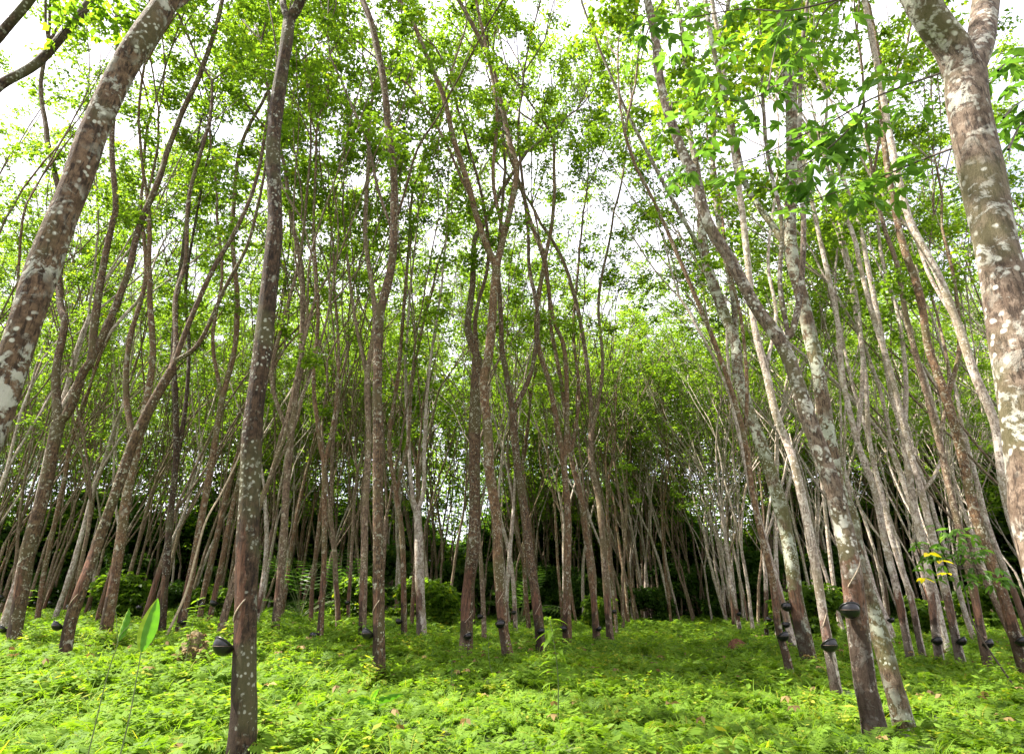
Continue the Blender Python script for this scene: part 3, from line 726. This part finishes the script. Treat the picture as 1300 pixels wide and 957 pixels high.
def spots(rng, y0, y1, dens, margin=1.12):
    n = int(dens * (y1 ** 2 - y0 ** 2) * .93 * margin); y = np.sqrt(rng.uniform(y0 ** 2, y1 ** 2, n)); x = rng.uniform(-.98, .98, n) * y * margin
    return np.stack([x, y, terrain(x, y)], -1)
def patch(p):
    return (np.sin(p[:, 0] * 1.7 + 2 * np.sin(p[:, 1] * .8)) + np.sin(p[:, 1] * 1.3 + p[:, 0] * .6) + .6 * np.sin(p[:, 0] * 4.1 + p[:, 1] * 3.3)) / 2.6
g = np.random.default_rng(9)
fern_near = [fern_template(g, 8, 12, .21) for _ in range(9)]
fern_mid = [fern_template(g, 6, 6, .36) for _ in range(6)]
weeds = [weed_template(g, 6, .32) for _ in range(6)]
grs = [grass_template(g, 9, .34) for _ in range(6)]
def do(name, label, tmpl, y0, y1, dens, s0, s1, m, bias):
    p = spots(g, y0, y1, dens); f = patch(p)
    if bias: p = p[(f * bias + g.uniform(-1, 1, len(f))) > -.15]; f = patch(p)
    left = sst((-p[:, 0] - .5) / 4)
    sc = g.uniform(s0, s1, len(p)) * (1 + .22 * f + .25 * left); p[:, 2] -= .02
    scatter(name, label, tmpl, p, sc, g, m, g.uniform(-.15, .2, len(p)) + .1 * f)
do('fern_cover', 'bright green feathery ferns covering the ground in the foreground', fern_near, 5.2, 17, 25, .6, 1.4, M['fern'], 0)
do('distant_fern_cover', 'yellow-green ferns carpeting the ground between the far trunks', fern_mid, 17, 46, 6.0, .8, 1.5, M['fern'], 0)
do('weed_cover', 'small broad-leaved weeds growing among the ferns', weeds, 5.2, 26, 6.0, .6, 1.4, M['fern'], 1.2)
do('grass_tufts', 'thin arching grass blades sticking up among the ferns', grs, 5.2, 30, 7, .6, 1.35, M['fern'], 0)
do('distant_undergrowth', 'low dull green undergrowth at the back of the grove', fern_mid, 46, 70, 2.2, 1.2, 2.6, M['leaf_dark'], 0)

pl = spots(g, 5.2, 24, .9); pl[:, 2] += g.uniform(.10, .32, len(pl))
ob('leaf_litter', leaves_mesh('leaf_litter', pl, g, M['dry'], 1, .10, .03, .02)); tag(bpy.data.objects['leaf_litter'], 'dry brown fallen leaves caught among the ferns', 'leaf litter', None, 'stuff')
# ------------------------------------------------------------------ understorey shrubs and the far wood
def cloud_sprays(rng, n, rx, rz, z0, lobes):
    out = []; ctr = [(rng.normal(0, rx * .45), rng.normal(0, rx * .45), z0 + rng.uniform(.1, 1) * rz) for _ in range(lobes)]
    for i in range(n):
        c = ctr[int(rng.integers(lobes))]; d = nrm(rng.normal(size=3)) * rng.uniform(.3, 1) ** .5 * rx * .5
        out.append((c[0] + d[0], c[1] + d[1], max(.1, c[2] + d[2] * .7)))
    return out
def shrub_mesh(seed, h, material):
    r = np.random.default_rng(seed); sp = cloud_sprays(r, 330, h * .42, h * .85, .15, 9)
    b = Buf()
    for i in range(7):
        q = sp[int(r.integers(len(sp)))]; tube(b, smooth_line([(r.normal(0, .08), r.normal(0, .08), 0), (q[0] * .4, q[1] * .4, q[2] * .55), q], 4), np.linspace(.03, .006, 9), 5, r)
    return b.mesh('stems', M['twig']), leaves_mesh('foliage', sp, r, material, 7, .2, .07, .34)
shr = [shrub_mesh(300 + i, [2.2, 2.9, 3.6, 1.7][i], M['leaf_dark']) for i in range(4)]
shl = [shrub_mesh(320 + i, [1.8, 1.3][i], M['leaf']) for i in range(2)]
for i in range(62):
    y = rng.uniform(42, 60); X = rng.uniform(-20, 1320) if i % 3 else rng.uniform(340, 960)
    x = at(X, 700, y)[0]; e = ob('shrub', None, None, (x, y, float(terrain(x, y)))); e.rotation_euler.z = rng.uniform(0, 6.28)
    s = rng.uniform(.8, 1.35); e.scale = (s, s, s); v = shr[int(rng.integers(4))]
    side = 'behind the trunks at left' if X < 340 else ('in the dark gap behind the central trunks' if X < 960 else 'behind the pale trunks at right')
    tag(e, 'dark green bushy shrub ' + side, 'shrub', 'dark shrubs ' + side); ob('stems', v[0], e); ob('foliage', v[1], e)
for i in range(16):
    y = rng.uniform(24, 38); X = rng.uniform(0, 1300); x = at(X, 700, y)[0]
    if 820 < X < 940: continue
    e = ob('low_shrub', None, None, (x, y, float(terrain(x, y)))); e.rotation_euler.z = rng.uniform(0, 6.28)
    v = shl[i % 2]; side = 'left of centre' if X < 650 else 'right of centre'
    tag(e, 'low light green bush among distant trunk feet ' + side, 'shrub', 'low light green bushes ' + side); ob('stems', v[0], e); ob('foliage', v[1], e)

def far_wood():
    r = np.random.default_rng(41); n = 14000
    th = r.uniform(-.86, .86, n); D = r.uniform(62, 88, n); hmax = 10.5 + 3.0 * np.sin(th * 13) + 2.5 * np.sin(th * 31 + 1) + 3 * (D - 62) / 26
    z = r.uniform(0, 1, n) ** .9 * hmax; S = np.stack([np.sin(th) * D, np.cos(th) * D, z], -1)
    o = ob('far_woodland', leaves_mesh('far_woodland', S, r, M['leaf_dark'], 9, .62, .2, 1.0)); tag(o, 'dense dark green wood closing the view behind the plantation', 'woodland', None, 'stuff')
far_wood()
# wall of taller foliage far behind, the trunks of it lost in the mass
def far_canopy():
    r = np.random.default_rng(43); n = 11000
    th = r.uniform(-.9, .9, n); D = r.uniform(60, 84, n); z = r.uniform(4, 21, n)
    keep = (np.sin(th * 23 + z * .7) + np.sin(z * .9 + th * 9) + r.uniform(-1.8, 1.8, n)) > -.7
    S = np.stack([np.sin(th) * D, np.cos(th) * D, z], -1)[keep]
    o = ob('far_canopy', leaves_mesh('far_canopy', S, r, M['leaf'], 9, .34, .11, 1.1)); tag(o, 'light green far canopy of massed crowns behind the plantation', 'canopy', None, 'stuff')
def far_stand():
    """the rubber trees behind the last ones that can be told apart"""
    r = np.random.default_rng(47); tv = []
    for k in range(4):
        T = Tree(r, 22, 7, .8); n = 6; hf = r.uniform(3, 8); p = np.array([0, 0, -.1]); d = np.array([0, 0, 1.]); pts = [p]
        for i in range(n): d = nrm(d + r.normal(0, .04, 3) * [1, 1, 0]); p = p + d * hf / n; pts.append(p)
        b = Buf(); tube(b, pts, np.linspace(.12, .09, n + 1), 5, r, .05)
        for j in range(2): T.grow(p, rot_about(d, R(r.uniform(6, 15)), r), .065, 0, 5)
        V = np.concatenate(b.V + T.limbs.V); Q = np.concatenate([b.Q[0]] + [q + b.n for q in T.limbs.Q]); tv.append((V, Q, np.array(T.sprays)))
    Vs = []; Qs = []; Ss = []; n = 0
    for i in range(230):
        V, Q, S = tv[i % 4]; y = r.uniform(46, 64); x = r.uniform(-.95, .95) * y; a = r.uniform(0, 6.28); c, s_ = math.cos(a), math.sin(a); k = r.uniform(.8, 1.1)
        rm = np.array([[c, -s_, 0], [s_, c, 0], [0, 0, 1]]) * k; sh = np.array([x, y, terrain(x, y)])
        Vs.append(V @ rm.T + sh); Qs.append(Q + n); n += len(V); Ss.append(S[r.random(len(S)) < .5] @ rm.T + sh)
    V = np.concatenate(Vs); me = mesh_np('distant_rubber_stand', V, np.concatenate(Qs), M['bark_far'], True, {'tap': np.zeros(len(V)), 'stain': np.zeros(len(V))})
    o = ob('distant_rubber_stand', me); tag(o, 'mass of thin distant rubber trunks and crowns at the very back', 'tree stand', None, 'stuff')
    ob('foliage', leaves_mesh('foliage', np.concatenate(Ss), r, M['leaf'], 3, .22, .075, .4), o)
far_stand()
far_canopy()

# ------------------------------------------------------------------ single plants
def blade_mesh(L, W, fold, curl, seed):
    r = np.random.default_rng(seed); V = []; Q = []; n = 14; var = []
    for i in range(n + 1):
        t = i / n; wv = W * math.sin(math.pi * t ** .85) ** .8 * (1 if t < .999 else 0) + .0008; c = np.array([curl * t * t, 0, L * t])
        for s in (-1, -.5, 0, .5, 1):
            V.append(c + np.array([s * wv, abs(s) * wv * fold + .004 * math.sin(t * 30 + s), 0]))
    for i in range(n):
        for j in range(4): a = i * 5 + j; Q.append((a, a + 1, a + 6, a + 5)); var.append(.95 if j in (0, 3) and t < 2 and (j == 0) else .35)
    return mesh_np('blade', np.array(V), np.array(Q), M['blade'], True, None, {'var': var})
def stem_obj(parent, pts, r0, r1, m='stem', name='stem', sides=6):
    b = Buf(); p = smooth_line(pts, 5); tube(b, p - np.asarray(parent.location), np.linspace(r0, r1, len(p)), sides)
    return ob(name, b.mesh(name, M[m]), parent)
def root_at(X, D): x = at(X, 700, D)[0]; return np.array([x, D, float(terrain(x, D))])
# two broad blades close to the camera
D = 5.6
p = at(179, 828, D); g0 = root_at(176, D); g0[0] = p[0]; e = ob('broadleaf_shoot', None, None, g0)
tag(e, 'tall upright folded green blade leaf, larger of the two at left', 'plant', 'two big upright green blades')
bl = ob('leaf', blade_mesh(.42, .07, .45, .02, 1), e, np.array(p) - g0); bl.rotation_euler = (R(-6), R(2), R(24))
stem_obj(e, [g0, (g0 + p) / 2 + np.array([.02, 0, 0]), p], .007, .004)
p = at(149, 815, D + .1); g0 = root_at(135, D + .1); g0[0] = at(133, 867, D + .1)[0]; e = ob('broadleaf_shoot', None, None, g0)
tag(e, 'smaller upright green blade leaf on a thin curved stem, left of the larger one', 'plant', 'two big upright green blades')
bl = ob('leaf', blade_mesh(.27, .046, .5, .01, 2), e, np.array(p) - g0); bl.rotation_euler = (R(-4), R(2), R(-20))
stem_obj(e, [g0, at(135, 862, D + .1), at(147, 825, D + .1), at(153, 806, D + .1), at(168, 790, D + .1)], .006, .002)
stem_obj(e, [at(149, 815, D + .1), at(148, 787, D + .1), at(147, 772, D + .1), at(152, 767, D + .1)], .003, .0015)

def sapling(base, h, tiers, label, name, seed, lean, L, Wd, mat_, droop=.4, group=None, yellow=0, z0=.35, stem_r=.009):
    r = np.random.default_rng(seed); e = ob(name, None, None, base); tag(e, label, 'plant', group)
    top = np.array(base) + np.array([lean[0], lean[1], h]); pts = [base, (np.array(base) + top) / 2 + r.normal(0, .02, 3), top]
    sm = smooth_line(pts, 8); stem_obj(e, pts, stem_r, stem_r * .35, 'stem' if h < 1.2 else 'twig')
    V = []; Q = []; var = []; V2 = []; Q2 = []
    for i in range(tiers):
        t = z0 + (1 - z0) * (i + 1) / tiers; q = sm[min(len(sm) - 1, int(t * (len(sm) - 1)))]; a0 = r.uniform(0, 6.28)
        for j in range(3):
            a = a0 + j * 2.1 + r.normal(0, .3); el = r.uniform(-.1, .7); x = np.array([math.cos(a) * math.cos(el), math.sin(a) * math.cos(el), math.sin(el)])
            y = nrm(np.cross(x, [0, 0, 1])); l = L * r.uniform(.7, 1.15); prev = None
            tgt = (V2, Q2) if r.random() < yellow else (V, Q); k = len(tgt[0])
            for m_, (tt, wv) in enumerate([(0, .08), (.2, .6), (.45, 1), (.75, .65), (1, .02)]):
                c = q + x * l * tt + np.array([0, 0, -droop * l * tt * tt])
                tgt[0].extend([c - y * Wd * wv + np.array([0, 0, Wd * wv * .3]), c, c + y * Wd * wv + np.array([0, 0, Wd * wv * .3])])
                if m_:
                    b0 = k + (m_ - 1) * 3
                    for s_ in (0, 1): tgt[1].append((b0 + s_, b0 + s_ + 1, b0 + s_ + 4, b0 + s_ + 3)); (var.append(r.uniform(.3, .9)) if tgt[0] is V else None)
    if V: ob('leaves', mesh_np('leaves', np.array(V) - np.asarray(base), np.array(Q), M[mat_], True, None, {'var': var}), e)
    if V2: ob('yellow_leaves', mesh_np('yellow_leaves', np.array(V2) - np.asarray(base), np.array(Q2), M['yellow_leaf'], True, None, {'var': [.5] * len(Q2)}), e)
    return e
b0 = root_at(703, 8.6); sapling(b0, 1.15, 10, 'bright green young sapling with long drooping leaves in the grass right of centre', 'sapling', 3, (-.07, 0, 0), .27, .040, 'fern', .5, z0=.35)
b0 = root_at(262, 11.5); sapling(b0, 1.05, 9, 'light green upright seedling beside the leaf-covered mound', 'sapling', 4, (.02, 0, 0), .17, .03, 'fern', .3, z0=.25)
b0 = root_at(575, 11); sapling(b0, .55, 6, 'grey-green low seedling in the grass near the picture centre', 'sapling', 6, (.05, 0, 0), .16, .03, 'leaf_near', .3, z0=.2)
b0 = root_at(628, 12.5); sapling(b0, .7, 7, 'leafy seedling at the foot of the lichened central tree', 'sapling', 8, (-.1, 0, 0), .18, .032, 'fern', .3, z0=.2)
b0 = root_at(55, 16); sapling(b0, 1.2, 8, 'light green seedling between the trunks near the left edge', 'sapling', 9, (.0, 0, 0), .2, .035, 'fern', .3, z0=.3)

def crowned_sapling():
    base = root_at(1243, 11.0); e = ob('young_tree', None, None, base); tag(e, 'young dark-leaved sapling with a few yellow leaves on a thin stem at right', 'young tree')
    D = 11.0; r = np.random.default_rng(12); top = at(1218, 722, D)
    stem_obj(e, [base, at(1240, 800, D), at(1228, 760, D), top], .018, .009, 'twig'); b = Buf(); sp = []
    for (x, y) in [(1165, 692), (1175, 725), (1190, 675), (1210, 670), (1232, 680), (1250, 700), (1262, 725), (1200, 705), (1240, 735), (1180, 705), (1225, 700), (1275, 735)]:
        q = at(x, y, D + r.normal(0, .25)); tube(b, smooth_line([top, (top + q) / 2 + np.array([0, 0, .08]), q], 4) - np.asarray(base), np.linspace(.007, .002, 9), 4)
        sp.append(q); sp.append(top * .4 + q * .6 + r.normal(0, .06, 3))
    ob('twigs', b.mesh('twigs', M['twig']), e)
    ob('leaves', leaves_mesh('leaves', sp, r, M['leaf_near'], 4, .17, .03, .17, off=base, folded=True), e)
    ob('yellow_leaves', leaves_mesh('yellow_leaves', [at(x, y, D - .3) for x, y in [(1172, 733), (1203, 728), (1178, 702), (1192, 712)]], r, M['yellow_leaf'], 1, .17, .04, .03, off=base, folded=True), e)
crowned_sapling()

# a broad glossy leaf lying at the foot of the slender tree
b0 = root_at(486, 8.9); e = ob('broadleaf_herb', None, None, b0); tag(e, 'low plant with broad flat green leaves before the slender tree', 'plant', 'broad-leaved low plants')
for k, (az, el, L) in enumerate([(0.15, .30, .42), (2.9, .35, .22), (1.2, .8, .22), (-1.2, .25, .3)]):
    o = ob('leaf', blade_mesh(L, .055, .3, .03, 20 + k), e, (0, 0, .14)); o.rotation_euler = (0, math.pi / 2 - el, az)

def small_palm(X, D, label, h, seed):
    r = np.random.default_rng(seed); base = root_at(X, D); e = ob('palm', None, None, base); tag(e, label, 'palm', 'small palms among the distant trunks')
    V = []; Q = []; var = []; b = Buf()
    for f in range(13):
        az = r.uniform(0, 6.28); el = r.uniform(.5, 1.4); d = np.array([math.cos(az) * math.cos(el), math.sin(az) * math.cos(el), math.sin(el)]); q = np.array([0, 0, .1]); s = np.array([-math.sin(az), math.cos(az), 0]); pts = [q]
        L = h * r.uniform(.8, 1.15)
        for i in range(16):
            q = q + d * L / 16; d = nrm(d + np.array([0, 0, -.085])); pts.append(q)
            if i > 3:
                for sg in (-1, 1):
                    wl = L * .22 * math.sin(math.pi * (i - 2) / 15); tip = q + s * sg * wl + d * wl * .5 + np.array([0, 0, -.15 * wl]); m_ = (q + tip) / 2; k = len(V)
                    V.extend([q, m_ + d * .035, tip, m_ - d * .035]); Q.append((k, k + 1, k + 2, k + 3)); var.append(r.uniform(.1, .6))
        tube(b, pts, np.linspace(.022, .006, 17), 4)
    ob('stalks', b.mesh('stalks', M['stem']), e); ob('fronds', mesh_np('fronds', np.array(V), np.array(Q), M['leaf_near'], False, None, {'var': var}), e)
small_palm(392, 30, 'small feathery palm between trunks left of centre', 4.2, 1)
small_palm(436, 33, 'small broad palm beside the slender tree, far back', 3.6, 2)
small_palm(660, 36, 'small palm far back right of the central fork', 3.4, 3)

def mound(X, D, rx, rz, m, label, cat, seed, name):
    base = root_at(X, D); e = None; V = []; Q = []; n, k = 14, 22; r = np.random.default_rng(seed); ph = r.uniform(0, 6, 8)
    for i in range(n + 1):
        t = i / n; rr = rx * (1 - t ** 2.2) ** .5 if t < 1 else .001
        for j in range(k):
            a = j * 2 * math.pi / k; f = 1 + .12 * math.sin(3 * a + ph[0] + t * 4) + .08 * math.sin(7 * a + ph[1] - t * 9) + r.normal(0, .03)
            V.append((math.cos(a) * rr * f, math.sin(a) * rr * f, rz * t * (1 + .08 * math.sin(2 * a + ph[2])) - .08))
    for i in range(n):
        for j in range(k): Q.append((i * k + j, i * k + (j + 1) % k, (i + 1) * k + (j + 1) % k, (i + 1) * k + j))
    o = ob(name, mesh_np(name, np.array(V), np.array(Q), M[m], True), None, base); tag(o, label, cat); return o
mound(920, 19, .30, .48, 'soil', 'small reddish earth mound in the grass at the mouth of the alley', 'mound', 5, 'earth_mound')
mound(268, 11.8, .24, .60, 'litter', 'stump-like mound covered with dry leaves and creepers near the darkest trunk', 'mound', 6, 'leafy_mound')
b0 = root_at(268, 11.8); mo = bpy.data.objects['leafy_mound']; r_ = np.random.default_rng(3); cs = []
for i in range(70):
    a = r_.uniform(0, 6.28); t = r_.uniform(0, .95); cs.append((math.cos(a) * .25 * (1 - t ** 2.2) ** .5, math.sin(a) * .25 * (1 - t ** 2.2) ** .5, .56 * t - .04))
ob('dead_leaves', leaves_mesh('dead_leaves', cs[:40], r_, M['dry'], 2, .09, .03, .05), mo); ob('creeper', leaves_mesh('creeper', cs[40:], r_, M['fern'], 2, .08, .028, .06), mo)
# thin yellowish vine stem leaning on the trunk left of the darkest trunk
e = ob('vine', None, None, root_at(231, 16)); tag(e, 'thin yellowish bare vine stem leaning right, left of the darkest trunk', 'vine')
stem_obj(e, [e.location, at(235, 755, 16), at(250, 700, 16), at(262, 660, 16), at(283, 622, 16.3), at(305, 575, 16.6), at(322, 520, 16.8)], .035, .02, 'dead')
# fallen grey log far in the middle
p0, p1 = root_at(528, 29), root_at(578, 31); e = ob('fallen_log', None, None, p0); tag(e, 'short pale cut log lying at the far edge of the grass near the centre', 'log')
b = Buf(); tube(b, smooth_line([p0 + [0, 0, .25], (p0 + p1) / 2 + [0, 0, .3], p1 + [0, 0, .25]], 5) - p0, [.12] * 11, 10, np.random.default_rng(2), .08)
ob('log', b.mesh('log', M['dead']), e)

# ------------------------------------------------------------------ sky, sun, camera
W = bpy.data.worlds.new('World'); bpy.context.scene.world = W; W.use_nodes = True
nt = W.node_tree; ns = nt.nodes; ln = nt.links; ns.clear()
out = ns.new('ShaderNodeOutputWorld'); bg_ = ns.new('ShaderNodeBackground'); bg_.inputs[1].default_value = .095
sky = ns.new('ShaderNodeTexSky'); sky.sky_type = 'NISHITA'; sky.sun_disc = False
SUN_EL, SUN_AZ = 58, -86          # azimuth from the view direction, negative = left
sky.sun_elevation = R(SUN_EL); sky.sun_rotation = R(SUN_AZ); sky.dust_density = 3.0; sky.air_density = 1.0
tc = ns.new('ShaderNodeTexCoord'); n = ns.new('ShaderNodeTexNoise'); n.inputs['Scale'].default_value = 2.2; n.inputs['Detail'].default_value = 6
ln.new(tc.outputs['Generated'], n.inputs['Vector'])
mr = ns.new('ShaderNodeMapRange'); mr.inputs[1].default_value = .32; mr.inputs[2].default_value = .58; mr.inputs[3].default_value = .35; mr.inputs[4].default_value = 1
ln.new(n.outputs[0], mr.inputs[0])
mx = ns.new('ShaderNodeMix'); mx.data_type = 'RGBA'; mx.inputs[7].default_value = (6.3, 6.1, 6.7, 1)
ln.new(mr.outputs[0], mx.inputs[0]); ln.new(sky.outputs[0], mx.inputs[6]); ln.new(mx.outputs[2], bg_.inputs[0]); ln.new(bg_.outputs[0], out.inputs[0])
L = bpy.data.lights.new('sun', 'SUN'); L.energy = 5.0; L.angle = R(.53); L.color = (1, .93, .83)
so = bpy.data.objects.new('sun', L); C.objects.link(so)
sd = Vector((math.sin(R(SUN_AZ)) * math.cos(R(SUN_EL)), math.cos(R(SUN_AZ)) * math.cos(R(SUN_EL)), math.sin(R(SUN_EL))))
so.rotation_euler = sd.to_track_quat('Z', 'Y').to_euler()
cam = bpy.data.cameras.new('camera'); co = bpy.data.objects.new('camera', cam); C.objects.link(co); bpy.context.scene.camera = co
cam.sensor_width = 36; cam.sensor_fit = 'HORIZONTAL'; cam.lens = F / 1300 * 36; cam.shift_y = -45.5 / 1300; cam.clip_end = 2000; cam.clip_start = .05
co.location = (0, 0, CAMH); co.rotation_euler = (math.pi / 2 + PITCH, 0, 0)
sc = bpy.context.scene
sc.view_settings.view_transform = 'Standard'; sc.view_settings.look = 'None'; sc.view_settings.gamma = 1; sc.view_settings.exposure = 2.05
sc.render.engine = 'CYCLES'; sc.cycles.max_bounces = 6; sc.cycles.diffuse_bounces = 4; sc.cycles.transmission_bounces = 4
sc.cycles.use_denoising = True
